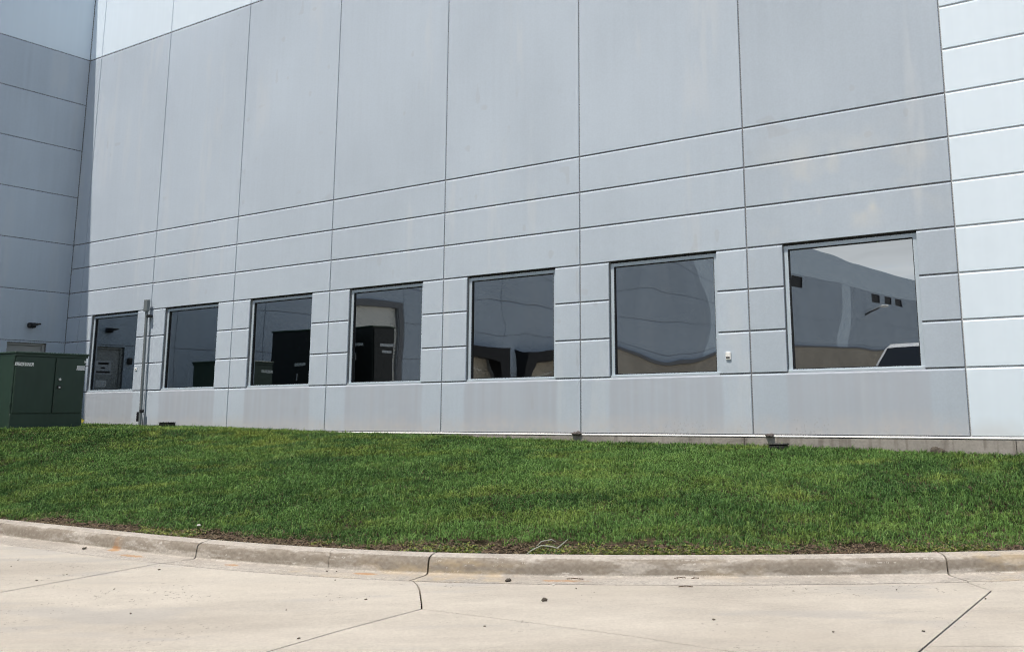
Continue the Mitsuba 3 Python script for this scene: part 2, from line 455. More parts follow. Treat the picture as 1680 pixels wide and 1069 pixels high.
# ---- lawn
zs_s = np.array([-6, -2.3, 3.1, 6.1, 9.2, 12.3, 15.8, 17.7, 19.1, 22, 26])
zs_z = np.array([-0.82, -0.81, -0.87, -0.94, -0.98, -1.055, -1.085, -1.12, -1.145, -1.2, -1.3]) + ZS


def lawn_z(xy):
    xy = np.asarray(xy, float)
    dc, _ = tree_back.query(xy)
    rel = xy - P0
    s, dw = rel @ M, np.maximum(rel @ N, 0)
    t = np.clip(dc / (dc + dw + 1e-6) / np.interp(s, [-3.6, 1, 7], [0.37, 0.58, 1.0]), 0, 1)
    zw = np.interp(s, zs_s, zs_z)
    und = 0.05 * (nfbm(np.c_[xy * 0.5, np.zeros(len(xy))], 3, 4) - 0.5) * np.clip(dc / 0.8, 0, 1) * np.clip(dw / 0.8, 0, 1)
    return 0.125 + (zw - 0.125) * t * (1.22 - 0.22 * t) + und, dc, dw, s


EDGE_S = 20.6
lawn_poly = Polygon(np.vstack([back[::1], [(16, 20), P0 + (EDGE_S + 3) * M - 9 * N, P0 + EDGE_S * M - 9 * N, P0 + EDGE_S * M + 0.0 * N, C0, ]])).buffer(0)
minx, miny, maxx, maxy = lawn_poly.bounds
gx, gy = np.meshgrid(np.arange(minx, maxx, 0.16), np.arange(miny, maxy, 0.16))
gp = np.c_[gx.ravel(), gy.ravel()]
inside = shapely.contains_xy(lawn_poly.buffer(-0.06), gp[:, 0], gp[:, 1])
ring_pts = np.vstack([np.array(g.exterior.segmentize(0.12).coords)[:-1] for g in getattr(lawn_poly, 'geoms', [lawn_poly])])
strip = np.vstack([offset_line(0.2 + d)[::2] for d in (0.05, 0.1, 0.15, 0.2, 0.26, 0.34, 0.44, 0.56)])
strip = strip[shapely.contains_xy(lawn_poly.buffer(-0.02), strip[:, 0], strip[:, 1])]
gp = gp[inside]
dgc, _ = tree_back.query(gp)
pts = np.vstack([gp[dgc > 0.66], ring_pts, strip])
from scipy.spatial import Delaunay
tri = Delaunay(pts).simplices
cen = pts[tri].mean(1)
tri = tri[shapely.contains_xy(lawn_poly, cen[:, 0], cen[:, 1])]
lz, ldc, ldw, _ = lawn_z(pts)
lz += np.where((ldc > 0.03) & (ldc < 0.8), 0.035 * (nfbm(np.c_[pts * 9, np.zeros(len(pts))], 3, 11) - 0.42), 0)
lawn = trimesh.Trimesh(np.c_[pts, lz], tri, process=False)
if lawn.face_normals[:, 2].mean() < 0:
    lawn.invert()
add('lawn_soil', lawn, 'soil', True)
labels['lawn_soil'] = {'label': 'dark brown soil of the lawn, bare along the kerb', 'kind': 'structure'}
far = flat(Polygon([(-400, -400), (400, -400), (400, 400), (-400, 400)]), -0.2)
add('terrain', far, 'soil')
labels['terrain'] = {'label': 'flat open land far around the site', 'kind': 'structure'}

# ------------------------------------------------------------------ the building
GAP, DEP = 0.011, 0.016


def panel(x0, x1, z0, z1, top=0.025, bottom=0.002, side=0.005):
    """one precast face: proud of the wall by DEP, its upper edge bevelled"""
    a = [(x0, DEP, z0), (x1, DEP, z0), (x1, DEP, z1), (x0, DEP, z1)]
    b = [(x0 + side, 0, z0 + bottom), (x1 - side, 0, z0 + bottom), (x1 - side, 0, z1 - top), (x0 + side, 0, z1 - top)]
    v = np.array(a + b, float)
    f = [[4, 5, 6], [4, 6, 7]]
    for i in range(4):
        j = (i + 1) % 4
        f += [[i, j, j + 4], [i, j + 4, i + 4]]
    return trimesh.Trimesh(v, f, process=False)


bld = thing('warehouse', 'large gray precast concrete warehouse with square mirrored windows and white upper band', 'building')
VG = 0.009
WX0, WX1 = 0.575, 2.555
WZ0, WZ1 = -GAP, 3 * R + GAP
S_END = 20.5
rows = [0, 1, 2, 3, 4, 5, 6, 14]
core = sbox(SC, -1.6, S_END, TOP)
holes = [sbox(k * BAY + WX0, WZ0, k * BAY + WX1, WZ1) for k in range(-1, 6)]
coreg = core.difference(unary_union(holes)).difference(sbox(6 * BAY, -2, 30, 20))
add('warehouse__front_wall', prism(coreg, DEP, 0.34), 'groove_paint', m=FM)
add('warehouse__front_wall', prism(sbox(6 * BAY + 0.001, -1.6, S_END, TOP), DEP, 0.34), 'white_groove', m=FM)
FW = 'warehouse__front_wall__panel'


def fpanel(x0, x1, z0, z1, mat='paint_front'):
    add(FW, panel(x0, x1, z0, z1), mat, m=FM)


for k in range(-2, 6):
    x0, x1 = max(k * BAY, SC) + (VG if k > -2 else 0.004), (k + 1) * BAY - VG
    fpanel(x0, x1, BASE, -GAP)
    for r in range(3):
        za, zb = r * R + GAP, (r + 1) * R - GAP
        if k == -2:
            fpanel(x0, x1, za, zb)
        else:
            fpanel(x0, k * BAY + WX0, za, zb)
            fpanel(k * BAY + WX1, x1, za, zb)
    for ra, rb in ((3, 4), (4, 5), (5, 6), (6, 14)):
        fpanel(x0, x1, ra * R + GAP, rb * R - GAP)
    fpanel(x0, x1, 14 * R + GAP, TOP, 'paint_white')
xa = 6 * BAY + VG
fpanel(xa, S_END, BASE, -GAP, 'paint_white')
for r in range(0, 18):
    fpanel(xa, S_END, r * R + GAP, (r + 1) * R - GAP, 'paint_white')
fpanel(xa, S_END, 18 * R + GAP, TOP, 'paint_white')
add('warehouse__front_wall__end_return', bx(S_END - 0.002, S_END + 0.02, 0.0, 14, -1.7, TOP), 'paint_white', m=FM)

# base ledge and concrete plinth
led = Polygon([(0.03, -0.905), (-0.018, -0.928), (-0.018, -0.938), (0.03, -0.945)])
for a, b, nm in ((SC, S_END + 0.02, 'ledge'),):
    v = np.array(led.exterior.coords)[:-1]
    lm = trimesh.creation.extrude_polygon(led, b - a, engine='earcut')
    vv = lm.vertices
    lm = trimesh.Trimesh(np.c_[a + vv[:, 2], vv[:, 0], vv[:, 1]], lm.faces, process=False)
    trimesh.repair.fix_normals(lm)
    add('warehouse__ledge', lm, 'trim_paint', m=FM)
    labels['warehouse__ledge'] = {'label': 'bright thin ledge along the foot of the wall'}
cutsx = [SC, 3.2, 9.3, 15.25, 19.03, S_END]
for a, b in zip(cutsx[:-1], cutsx[1:]):
    add('warehouse__plinth__block', bx(a + 0.004, b - 0.004, -0.010, 0.25, -1.75, -0.950, 0.004), 'plinth_concrete', m=FM)
add('warehouse__plinth', bx(SC, S_END, 0.01, 0.2, -1.8, -0.952), 'joint_dark', m=FM)

# windows: silver frame, black gasket, mirrored pane that is slightly bowed
warp = [(0.0, 0.2, 0.0004, 3), (0.0, 1.5, 0.0005, 5), (0.2, 1.5, 0.0005, 8), (0.2, 1.5, 0.0005, 13), (0.1, 4.0, 0.0012, 21), (0.35, 6.0, 0.0007, 34), (0.5, 0.0, 0.0010, 55)]
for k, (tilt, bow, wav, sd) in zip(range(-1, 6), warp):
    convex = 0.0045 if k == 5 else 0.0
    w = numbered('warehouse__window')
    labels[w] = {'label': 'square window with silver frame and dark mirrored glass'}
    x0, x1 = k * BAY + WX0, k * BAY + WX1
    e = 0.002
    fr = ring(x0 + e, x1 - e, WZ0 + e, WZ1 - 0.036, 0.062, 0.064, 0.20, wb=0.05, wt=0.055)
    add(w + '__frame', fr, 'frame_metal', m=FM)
    add(w + '__head_shade_strip', bx(x0 + e, x1 - e, 0.07, 0.12, WZ1 - 0.034, WZ1 - e), 'gasket', m=FM)  # black strip added as the dark shadow line under the window head
    add(w + '__sill', bx(x0 + e, x1 - e, 0.030, 0.063, WZ0 + e, WZ0 + 0.040, 0.004), 'frame_metal', m=FM)
    gx0, gx1, gz0, gz1 = x0 + 0.064, x1 - 0.064, WZ0 + 0.052, WZ1 - 0.093
    add(w + '__gasket', ring(gx0, gx1, gz0, gz1, 0.013, 0.078, 0.19), 'gasket', m=FM)
    n = 33
    uu, vv = np.meshgrid(np.linspace(-1, 1, n), np.linspace(-1, 1, n))
    xx, zz = (gx0 + gx1) / 2 + uu * (gx1 - gx0) / 2 * 0.995, (gz0 + gz1) / 2 + vv * (gz1 - gz0) / 2 * 0.995
    yy = 0.105 + 0.001 * bow * (1 - uu ** 2) * (1 - vv ** 2) - vv * (gz1 - gz0) / 2 * math.radians(tilt)
    yy = yy + convex * vv ** 2 + wav * (nfbm(np.stack([uu * 1.6 + sd, vv * 1.6, 0 * uu], -1), 2, sd) - 0.5) * (1 - uu ** 2) * 2
    V = np.stack([xx, yy, zz], -1).reshape(-1, 3)
    F = []
    for i in range(n - 1):
        for j in range(n - 1):
            a = i * n + j
            F += [[a, a + 1, a + n + 1], [a, a + n + 1, a + n]]
    add(w + '__pane', trimesh.Trimesh(V, F, process=False), 'mirror_glass', True, m=FM)

# side wall: the same precast panels, door, dock doors
QE = 118.0
BQ = 3.08
DQ0, DQ1, DZ = 0.47, 1.42, 1.235
side = sbox(-0.35, -2.2, QE, TOP).difference(sbox(DQ0, -2.3, DQ1, DZ))
docks = [(9.4, 11.9, -1.0, 3.05), (15.0, 17.5, -0.75, 1.55), (19.7, 22.2, -0.75, 1.55)]
side = side.difference(unary_union([sbox(a, c, b, d) for a, b, c, d in docks]))
slots = [(53.2, 56.0), (74.6, 77.4), (79.2, 82.0), (83.8, 86.6), (100, 102.8)]
side = side.difference(unary_union([sbox(a, 7.75, b, 8.80) for a, b in slots]))
add('warehouse__side_wall', prism(side, DEP, 0.4), 'groove_paint', m=FL)
stripes = [(12.2, 15.0), (38.8, 42.4), (65.0, 66.6)]
openings = [sbox(DQ0, -2.3, DQ1, DZ)] + [sbox(a, c, b, d) for a, b, c, d in docks] + [sbox(a, 7.75, b, 8.80) for a, b in slots]
opn = unary_union(openings)


def side_piece(x0, x1, z0, z1, mat):
    o = sbox(x0, z0, x1, z1)
    if o.intersects(opn):
        g = o.difference(opn)
        for gg in getattr(g, 'geoms', [g]):
            if gg.area > 0.01:
                add('warehouse__side_wall__panel', prism(gg, 0, DEP - 0.001), mat, m=FL)
    else:
        add('warehouse__side_wall__panel', panel(x0, x1, z0, z1), mat, m=FL)


qb = [0.0] + [2.95 + BQ * i for i in range(0, 26)] + [79.95 + 6.16 * i for i in range(1, 6)] + [QE]
qb = [q for i, q in enumerate(qb) if i == 0 or q - qb[i - 1] > 0.3]
zb = [-2.2, 2 * R, 4 * R, 6 * R, 8 * R, 10 * R, 12 * R, 14 * R]
for a, b in zip(qb[:-1], qb[1:]):
    mid = (a + b) / 2
    mat = 'paint_side'
    for st in stripes[1:]:
        if st[0] - 0.6 < mid < st[1] + 0.6:
            mat = 'paint_white'
    lv = zb if a < 40 else [-2.2, 4 * R, 8 * R, 14 * R]
    for c, d in zip(lv[:-1], lv[1:]):
        side_piece(a + 0.008, b - 0.008, c + 0.008, d - 0.008, mat)
    side_piece(a + 0.008, b - 0.008, 14 * R + 0.008, TOP, 'paint_white')
labels['warehouse__side_wall'] = {'label': 'long shaded side wall running towards the viewer from the inner corner'}
add('warehouse__side_wall__base_band', bx(24.0, QE, -0.06, -0.001, -2.2, 2.15, 0.004), 'band_tan', m=FL)
add('warehouse__side_wall__band_cap', bx(24.0, QE, -0.16, 0.0, 2.155, 2.30, 0.01), 'groove_paint', m=FL)
for a, b in slots:
    w = numbered('warehouse__high_window')
    add(w + '__frame', ring(a, b, 7.75, 8.80, 0.06, 0.03, 0.12), 'gasket', m=FL)
    add(w + '__pane', bx(a + 0.06, b - 0.06, 0.08, 0.1, 7.81, 8.74), 'gasket', m=FL)
# personnel door by the corner, with its notices
add('warehouse__door__frame', prism(sbox(DQ0 + 0.002, -1.2, DQ1 - 0.002, DZ - 0.002).difference(sbox(DQ0 + 0.055, -1.3, DQ1 - 0.055, DZ - 0.06)), 0.09, 0.26), 'door_paint', m=FL)
add('warehouse__door__leaf', bx(DQ0 + 0.058, DQ1 - 0.058, 0.14, 0.185, -1.1, DZ - 0.064, 0.003), 'door_paint', m=FL)
labels['warehouse__door'] = {'label': 'gray steel door in the shaded side wall, half hidden by the green cabinet'}


def notice(q0, q1, z0, z1, mat, rows_=(), rmat='print_black', y=0.1375):
    add('warehouse__door__notice', bx(q0, q1, y, y + 0.002, z0, z1), mat, m=FL)
    for (a, b, c, d) in rows_:
        add('warehouse__door__notice_print', bx(q0 + a * (q1 - q0), q0 + b * (q1 - q0), y - 0.0015, y - 0.0005, z0 + c * (z1 - z0), z0 + d * (z1 - z0)), rmat, m=FL)


notice(0.72, 1.16, 0.50, 0.86, 'sticker_gray', [(0.16, 0.84, 0.72, 0.88), (0.34, 0.64, 0.42, 0.54), (0.06, 0.94, 0.10, 0.24)])
notice(0.76, 1.06, 0.16, 0.34, 'sticker_white', [(0.1, 0.5, 0.6, 0.7), (0.1, 0.8, 0.3, 0.38)], 'sticker_gray')
notice(0.78, 1.02, -0.14, 0.08, 'print_black', [(0.48, 0.96, 0.1, 0.85)], 'sticker_white')
notice(0.76, 1.04, -0.36, -0.17, 'sticker_blue', [(0.0, 0.12, 0.0, 0.6), (0.85, 1.0, 0.0, 0.6)], 'sticker_white')
hd = trimesh.creation.icosphere(subdivisions=2, radius=0.03)
hd.apply_translation([1.30, 0.10, -0.10])
add('warehouse__door__handle', cat(hd, bx(1.288, 1.312, 0.10, 0.14, -0.112, -0.088)), 'steel', True, m=FL)
for i, (a, b, c, d) in enumerate(docks):
    w = numbered('warehouse__dock_door')
    h = (d - c) / 5
    for j in range(5):
        add(w + '__section', bx(a, b, 0.12, 0.16, c + j * h + 0.004, c + (j + 1) * h - 0.004, 0.006), 'dock_white' if i == 0 else 'dock_tan', m=FL)
    if i == 0:
        add(w + '__surround', ring(a - 0.22, b + 0.22, c - 0.3, d + 0.22, 0.22, -0.05, -0.001), 'groove_paint', m=FL)
    else:
        add(w + '__shelter', ring(a - 0.6, b + 0.6, c - 0.3, d + 0.42, 0.6, -0.55, -0.001, wt=0.42, wb=0.29), 'gasket', m=FL)
add('warehouse__roof', flat(Polygon([C0, P0 + S_END * M, P0 + S_END * M - 14 * N, C0 - 14 * N]), ZS + TOP - 0.5), 'roof_sheet')
add('warehouse__roof', flat(Polygon([C0 - 14 * N, C0 + QE * N, C0 + QE * N - 30 * M, C0 - 14 * N - 30 * M]), ZS + TOP - 0.5), 'roof_sheet')
add('warehouse__side_wall__far_end', bx(QE, QE + 0.3, 0.02, 30, -2.2, TOP), 'paint_side', m=FL)

# ------------------------------------------------------------------ things by the wall
lamp = thing('wall_lamp', 'small black floodlight jutting from the shaded side wall above the door', 'lamp')
add(lamp + '__housing', bx(0.82, 1.0, -0.15, 0.0, 1.60, 1.73, 0.03), 'black_metal', m=FL)
vz = Polygon([(0.0, 1.735), (-0.40, 1.700), (-0.40, 1.672), (-0.08, 1.64), (0.0, 1.66)])
lm = trimesh.creation.extrude_polygon(vz, 0.12, engine='earcut')
vv = lm.vertices
lm = trimesh.Trimesh(np.c_[0.85 + vv[:, 2], vv[:, 0], vv[:, 1]], lm.faces, process=False)
trimesh.repair.fix_normals(lm)
add(lamp + '__visor', lm, 'black_metal', m=FL)
kb = thing('key_box', 'small black lock box on the side wall, left of the steel door', 'box')
add(kb + '__case', bx(1.50, 1.62, -0.09, 0.0, 0.78, 0.95, 0.015), 'black_plastic', m=FL)
add(kb + '__cover', bx(1.515, 1.605, -0.10, -0.091, 0.80, 0.90, 0.004), 'black_metal', m=FL)

cab = thing('utility_cabinet', 'dark green steel utility cabinet with two doors standing on the grass at the inner corner', 'cabinet')
FC = frame(C0 + 4.0 * M, N, -M, ZS)                # front of the cabinet at y = 0
q0, q1, zt, zbm = 1.66, 3.17, 0.735, -0.86
add(cab + '__body', bx(q0, q1, 0.02, 1.25, zbm, zt - 0.02, 0.006), 'cabinet_green', m=FC)
add(cab + '__plinth', bx(q0 + 0.004, q1 - 0.004, 0.0, 0.05, zbm - 0.05, -0.525, 0.006), 'cabinet_green', m=FC)
add(cab + '__lid', cat(bx(q0 - 0.045, q1 + 0.02, -0.03, 1.29, zt - 0.012, zt + 0.03, 0.010), bx(q0 - 0.02, q1 + 0.005, -0.012, 1.27, zt - 0.06, zt - 0.013, 0.004)), 'cabinet_lid', m=FC)
add(cab + '__door', bx(2.345, q1 - 0.025, -0.012, 0.018, -0.505, zt - 0.075, 0.006), 'cabinet_green', m=FC)
add(cab + '__door', bx(q0 + 0.03, 2.315, -0.012, 0.018, -0.505, zt - 0.075, 0.006), 'cabinet_green', m=FC)
hh = trimesh.creation.cylinder(radius=0.028, height=0.03, sections=16)
hh.apply_transform(trimesh.transformations.rotation_matrix(math.pi / 2, [1, 0, 0]))
h1 = hh.copy(); h1.apply_translation([2.225, -0.027, 0.205])
add(cab + '__door_001__bolt', h1, 'steel', m=FC)
add(cab + '__door_001__hasp', bx(2.185, 2.265, -0.045, -0.0125, 0.005, 0.075, 0.008), 'black_metal', m=FC)
lk = hh.copy(); lk.apply_scale(0.75); lk.apply_translation([2.235, -0.055, 0.035])
add(cab + '__door_001__padlock', lk, 'steel', m=FC)
add(cab + '__number_plate', bx(2.795, 3.165, -0.0155, -0.0125, 0.472, 0.540), 'sticker_white', m=FC)
tx = text_mesh('L741974', 0.046, 0.0015, bold=True)
b = tx.bounds
tx.apply_translation([-(b[0][0] + b[1][0]) / 2, -b[0][1], 0])
sx = 0.33 / (b[1][0] - b[0][0])
tx.apply_scale([sx, 1, 1])
v = tx.vertices
tx = trimesh.Trimesh(np.c_[2.98 - v[:, 0], -0.0158 - v[:, 2], 0.483 + v[:, 1]], tx.faces, process=False)
trimesh.repair.fix_normals(tx)
add(cab + '__number_plate__digits', tx, 'print_black', m=FC)
add(cab + '__sticker', bx(1.70, 1.865, -0.0155, -0.0125, 0.413, 0.505), 'sticker_gray', m=FC)
add(cab + '__sticker', bx(1.695, 1.87, -0.0145, -0.0122, 0.408, 0.510), 'sticker_white', m=FC)
add(cab + '__sticker', bx(1.665, 1.715, -0.0155, -0.0125, 0.575, 0.615), 'sticker_white', m=FC)
for z in (0.54, -0.02, -0.36):
    add(cab + '__hinge', bx(q1 - 0.004, q1 + 0.014, 0.0, 0.05, z, z + 0.08, 0.004), 'cabinet_lid', m=FC)

for (a, b, o0, o1, ht, pz, lab) in ((4.55, 5.75, 2.2, 3.95, 1.70, 0.55, 'tall black switchgear cabinet nearer the green cabinet, mirrored in the third window from the left'),
                                   (6.25, 7.05, 2.5, 4.55, 1.85, 1.15, 'tall black switchgear cabinet near the kerb, mirrored in the fourth window from the left')):
    sw = thing('switchgear_cabinet', lab, 'cabinet')
    FB = frame(C0 + o1 * M, N, -M, ZS)
    add(sw + '__body', bx(a, b, 0.02, o1 - o0, -1.1, ht - 0.03, 0.008), 'cabinet_black', m=FB)
    add(sw + '__lid', bx(a - 0.03, b + 0.03, -0.02, o1 - o0 + 0.03, ht - 0.028, ht + 0.02, 0.012), 'cabinet_lid', m=FB)
    add(sw + '__door', bx(a + 0.03, b - 0.03, -0.010, 0.018, -0.85, ht - 0.06, 0.006), 'cabinet_black', m=FB)
    add(sw + '__plate', bx(a + 0.25, a + 0.75, -0.014, -0.0105, pz + 0.16, pz + 0.24), 'sticker_gray', m=FB)
    add(sw + '__plate', bx(a + 0.32, a + 0.70, -0.014, -0.0105, pz - 0.02, pz + 0.05), 'sticker_gray', m=FB)
    y1 = o1 - o0
    add(sw + '__plate', bx(a - 0.004, a - 0.0005, 0.35, 0.80, pz + 0.16, pz + 0.24), 'sticker_gray', m=FB)
    add(sw + '__handle', bx(a - 0.03, a - 0.0005, 0.62, 0.66, pz - 0.25, pz - 0.05, 0.005), 'steel', m=FB)

post = thing('metal_post', 'thin galvanised post topped by a small box, standing right of the first window', 'post')
FP = frame(P0 + 0.105 * N, M, -N, ZS)
ch = Polygon([(-0.030, -0.022), (0.030, -0.022), (0.030, 0.022), (0.022, 0.022), (0.022, -0.014), (-0.022, -0.014), (-0.022, 0.022), (-0.030, 0.022)])
pm = trimesh.creation.extrude_polygon(ch, 2.95, engine='earcut')
pm.apply_translation([0.045, 0, -1.05])
sh = np.eye(4); sh[0, 2] = -0.022
add(post + '__channel', pm, 'galvanised', m=FP @ sh)
add(post + '__head_box', bx(-0.055, 0.075, -0.06, 0.03, 1.86, 2.14, 0.008), 'galvanised', m=FP)
add(post + '__bracket', bx(0.035, 0.115, -0.03, 0.09, 1.72, 1.78, 0.006), 'black_metal', m=FP)
add(post + '__junction_box', bx(0.085, 0.145, -0.05, 0.03, -0.52, -0.45, 0.006), 'black_metal', m=FP)
add(post + '__clamp', bx(-0.035, 0.005, -0.045, 0.05, -0.72, -0.50, 0.006), 'black_metal', m=FP)

o = thing('outlet_box', 'small white outlet box with a dark slot on the wall left of the last window', 'outlet')
add(o + '__plate', bx(14.995, 15.08, -0.028, 0.0, 0.215, 0.33, 0.008), 'sticker_white', m=FM)
add(o + '__slot', bx(15.006, 15.069, -0.032, -0.0285, 0.235, 0.259, 0.0015), 'print_black', m=FM)
o = thing('sensor', 'tiny white sensor plate on the wall between the first window and the post', 'sensor')
add(o + '__plate', bx(-0.455, -0.375, -0.02, 0.0, 0.475, 0.545, 0.006), 'sticker_white', m=FM)
add(o + '__lens', bx(-0.433, -0.397, -0.026, -0.0205, 0.497, 0.517, 0.003), 'print_black', m=FM)

for s, lab, zz in ((15.90, 'black plastic rodent bait box against the plinth, below the last window', -1.085), (1.40, 'black plastic rodent bait box on the grass below the second window', -0.80)):
    bb = thing('bait_box', lab, 'bait box')
    FBx = frame(P0 + s * M + 0.30 * N, M, -N, ZS + zz)
    w = 0.12 if s > 10 else 0.17
    add(bb + '__base', bx(-w, w, -0.09, 0.10, -0.04, 0.045, 0.012), 'black_plastic', m=FBx)
    add(bb + '__lid', bx(-w - 0.008, w + 0.008, -0.098, 0.108, 0.046, 0.066, 0.008), 'black_plastic', m=FBx)


def debris(name, s, off, z, wdt, h, mat, lab, seed):
    k = thing(name, lab, 'debris')
    ms = []
    r = np.random.default_rng(seed)
    for i in range(9):
        l = lump(1.0, seed + i, (wdt * r.uniform(0.2, 0.4), 0.03, h * r.uniform(0.3, 0.6)), 1, 0.5)
        l.apply_transform(trimesh.transformations.rotation_matrix(r.uniform(-0.4, 0.4), [0, 1, 0]))
        l.apply_translation([r.uniform(-0.4, 0.4) * wdt, r.uniform(-0.01, 0.01), h * r.uniform(0.1, 0.6)])
        ms.append(l)
    m = cat(*ms)
    labels.pop(k)
    add(k, m, mat, 40, m=frame(P0 + s * M + off * N, M, -N, ZS + z))
    labels[k] = {'label': lab, 'category': 'debris'}


debris('dirt_clump', 12.245, 0.035, -0.930, 0.16, 0.05, 'litter_gray', 'gray clump of dirt on the ledge left of the sixth window', 5)
debris('dirt_clump', 15.665, 0.035, -0.930, 0.12, 0.04, 'litter_gray', 'dark clump of dirt on the ledge above the black bait box', 9)
debris('dirt_clump', 18.04, 0.10, -1.13, 0.17, 0.09, 'stone_dark', 'dark clod at the foot of the plinth near the white wall panels', 14)

# ------------------------------------------------------------------ things on the road
def ground_bit(name, x, y, z, r, sq, mat, lab, cat_, seed, group=None, sub=2):
    l = lump(r, seed, sq, sub, 0.4)
    l.apply_transform(trimesh.transformations.rotation_matrix(seed * 1.3, [0, 0, 1]))
    l.apply_translation([x, y, z + r * sq[2] * 0.6])
    k = add(name, l, mat, 30 if sub > 1 else False)
    tag(k, lab, cat_, group)


ground_bit('stone', -0.414, 7.253, 0, 0.024, (1, 0.7, 0.62), 'stone_dark', 'dark pebble lying alone on the concrete below the bare soil patch', 'stone', 3)
ground_bit('dirt_lump', -0.758, 8.06, 0, 0.027, (1.25, 0.7, 0.55), 'stone_dark', 'dark lump of dirt on the gutter joint right of the middle slab joint', 'dirt', 8)
ground_bit('white_chip', -0.377, 7.876, 0, 0.010, (1.2, 0.9, 0.6), 'chip_white', 'tiny white chip on the slab beside the gutter rust stain', 'chip', 4)
ground_bit('dark_chip', -5.353, 10.13, 0, 0.024, (1.5, 0.6, 0.4), 'stone_dark', 'flat dark chip lying in the gutter at the left', 'chip', 6)
peb = [(-5.601, 9.413), (-5.428, 9.018), (-4.755, 8.277), (-4.658, 8.564), (-4.673, 8.535), (-3.89, 7.861), (-3.304, 6.938), (-3.952, 8.777), (-2.209, 8.181), (-1.754, 7.357), (-2.233, 7.013),
       (-0.757, 6.449), (-1.878, 6.163), (-0.192, 7.714), (0.752, 6.584), (2.27, 7.55), (2.019, 6.209), (2.802, 7.178), (1.455, 6.214), (-2.404, 8.62), (-2.314, 8.598)]
for i, (x, y) in enumerate(peb):
    ground_bit('pebble', x, y, 0, 0.0065 + 0.0035 * ((i * 7) % 5) / 5, (1.3, 0.8, 0.6), 'stone_dark', 'tiny dark pebble strewn on the pale concrete driveway', 'pebble', i + 20, 'tiny pebbles strewn on the driveway', 1)
for i, (x, y, l) in enumerate([(0.657, 8.10, 0.05), (0.78, 8.08, 0.03), (0.669, 7.724, 0.055), (-0.21, 8.10, 0.07)]):
    r = np.random.default_rng(i)
    a = r.uniform(-0.3, 0.3)
    tw = tube([(x - l, y - l * a, 0.006), (x, y, 0.012), (x + l, y + l * a + 0.01, 0.006)], 0.004, 6)
    k = add('dry_stalk', tw, 'litter_brown', 40)
    tag(k, ('thin dry stalk in the gutter right of the middle, leftmost of a close pair', 'shorter thin dry stalk in the gutter, rightmost of a close pair',
            'dry stalk lying on the slab just below the pair of stalks', 'long dry stalk lying in the gutter over the middle rust stain')[i], 'stalk', 'dry stalks by the gutter')

z0 = float(lawn_z([(-0.45, 8.68)])[0][0])
tw = cat(tube([(-0.64, 8.47, 0.150), (-0.60, 8.56, z0 + 0.02), (-0.52, 8.66, z0 + 0.045), (-0.43, 8.69, z0 + 0.03), (-0.38, 8.66, z0 + 0.02), (-0.33, 8.80, z0 + 0.045), (-0.29, 8.88, z0 + 0.07)], [0.003, 0.005, 0.006, 0.007, 0.006, 0.005, 0.002], 7),
         tube([(-0.58, 8.72, z0 + 0.02), (-0.53, 8.80, z0 + 0.06), (-0.44, 8.84, z0 + 0.07), (-0.40, 8.84, z0 + 0.05)], [0.002, 0.0045, 0.005, 0.002], 7))
k = add('twig', tw, 'twig_bleached', 40)
tag(k, 'bleached forked twig lying on the bare soil behind the kerb', 'twig')
ground_bit('white_chip', -4.25, 10.30, 0.20, 0.016, (1.3, 0.9, 0.6), 'chip_white', 'tiny white chip on the soil behind the kerb at the left', 'chip', 12)

# ------------------------------------------------------------------ what the windows mirror: a van and a yard lamp
van = thing('delivery_van', 'white van with a dark windscreen parked in the yard, mirrored in the last window', 'van')
vd = np.array([-0.20, -0.98]); vd /= np.linalg.norm(vd)
FV = frame(np.array([-8.45, 0.02]), vd, np.array([vd[1], -vd[0]]), 0.0)
prof = [(-2.6, 0.45), (-2.62, 1.1), (-2.35, 1.45), (-1.7, 1.65), (-0.9, 2.62), (-0.5, 2.80), (2.7, 2.86), (2.85, 2.7), (2.9, 0.5)]
bd = prism(Polygon(prof), -1.0, 1.0)
add(van + '__body', bd, 'car_white', 30, m=FV)
add(van + '__windscreen', prism(Polygon([(-1.72, 1.66), (-0.92, 2.61), (-0.95, 2.65), (-1.76, 1.69)]), -0.85, 0.85), 'car_glass', m=FV)
for sgn in (-1, 1):
    add(van + '__side_window', prism(Polygon([(-1.35, 1.7), (-0.75, 2.4), (0.1, 2.4), (0.1, 1.7)]), 1.003 if sgn > 0 else -1.018, 1.018 if sgn > 0 else -1.003), 'car_glass', m=FV)
    for x in (-1.75, 1.9):
        wl = trimesh.creation.cylinder(radius=0.36, height=0.24, sections=28)
        wl.apply_transform(trimesh.transformations.rotation_matrix(math.pi / 2, [1, 0, 0]))
        wl.apply_translation([x, 0.93 * sgn, 0.36])
        add(van + '__wheel', wl, 'rubber', 40, m=FV)
yl = thing('bracket_lamp', 'white lamp head on a dark arm, mirrored in the last window', 'lamp')
add(yl + '__arm', tube([(71.6, 0, 5.9), (71.9, -0.5, 6.3), (72.6, -1.2, 6.75)], 0.10, 8), 'black_metal', 40, m=FL)
add(yl + '__head', lump(0.55, 2, (1.3, 0.8, 0.35), 2, 0.1).apply_translation([73.3, -1.5, 6.95]), 'lens_clear', 40, m=FL)

# ------------------------------------------------------------------ grass, weeds, litter
def in_view(xy, z, margin=0.06):
    cp, sp = math.cos(PITCH), math.sin(PITCH)
    d = xy[:, 1] * cp + (z - EYE) * sp
    x = xy[:, 0] / d
    return (d > 0.5) & (x > -0.637 - margin) & (x < 0.455 + margin)


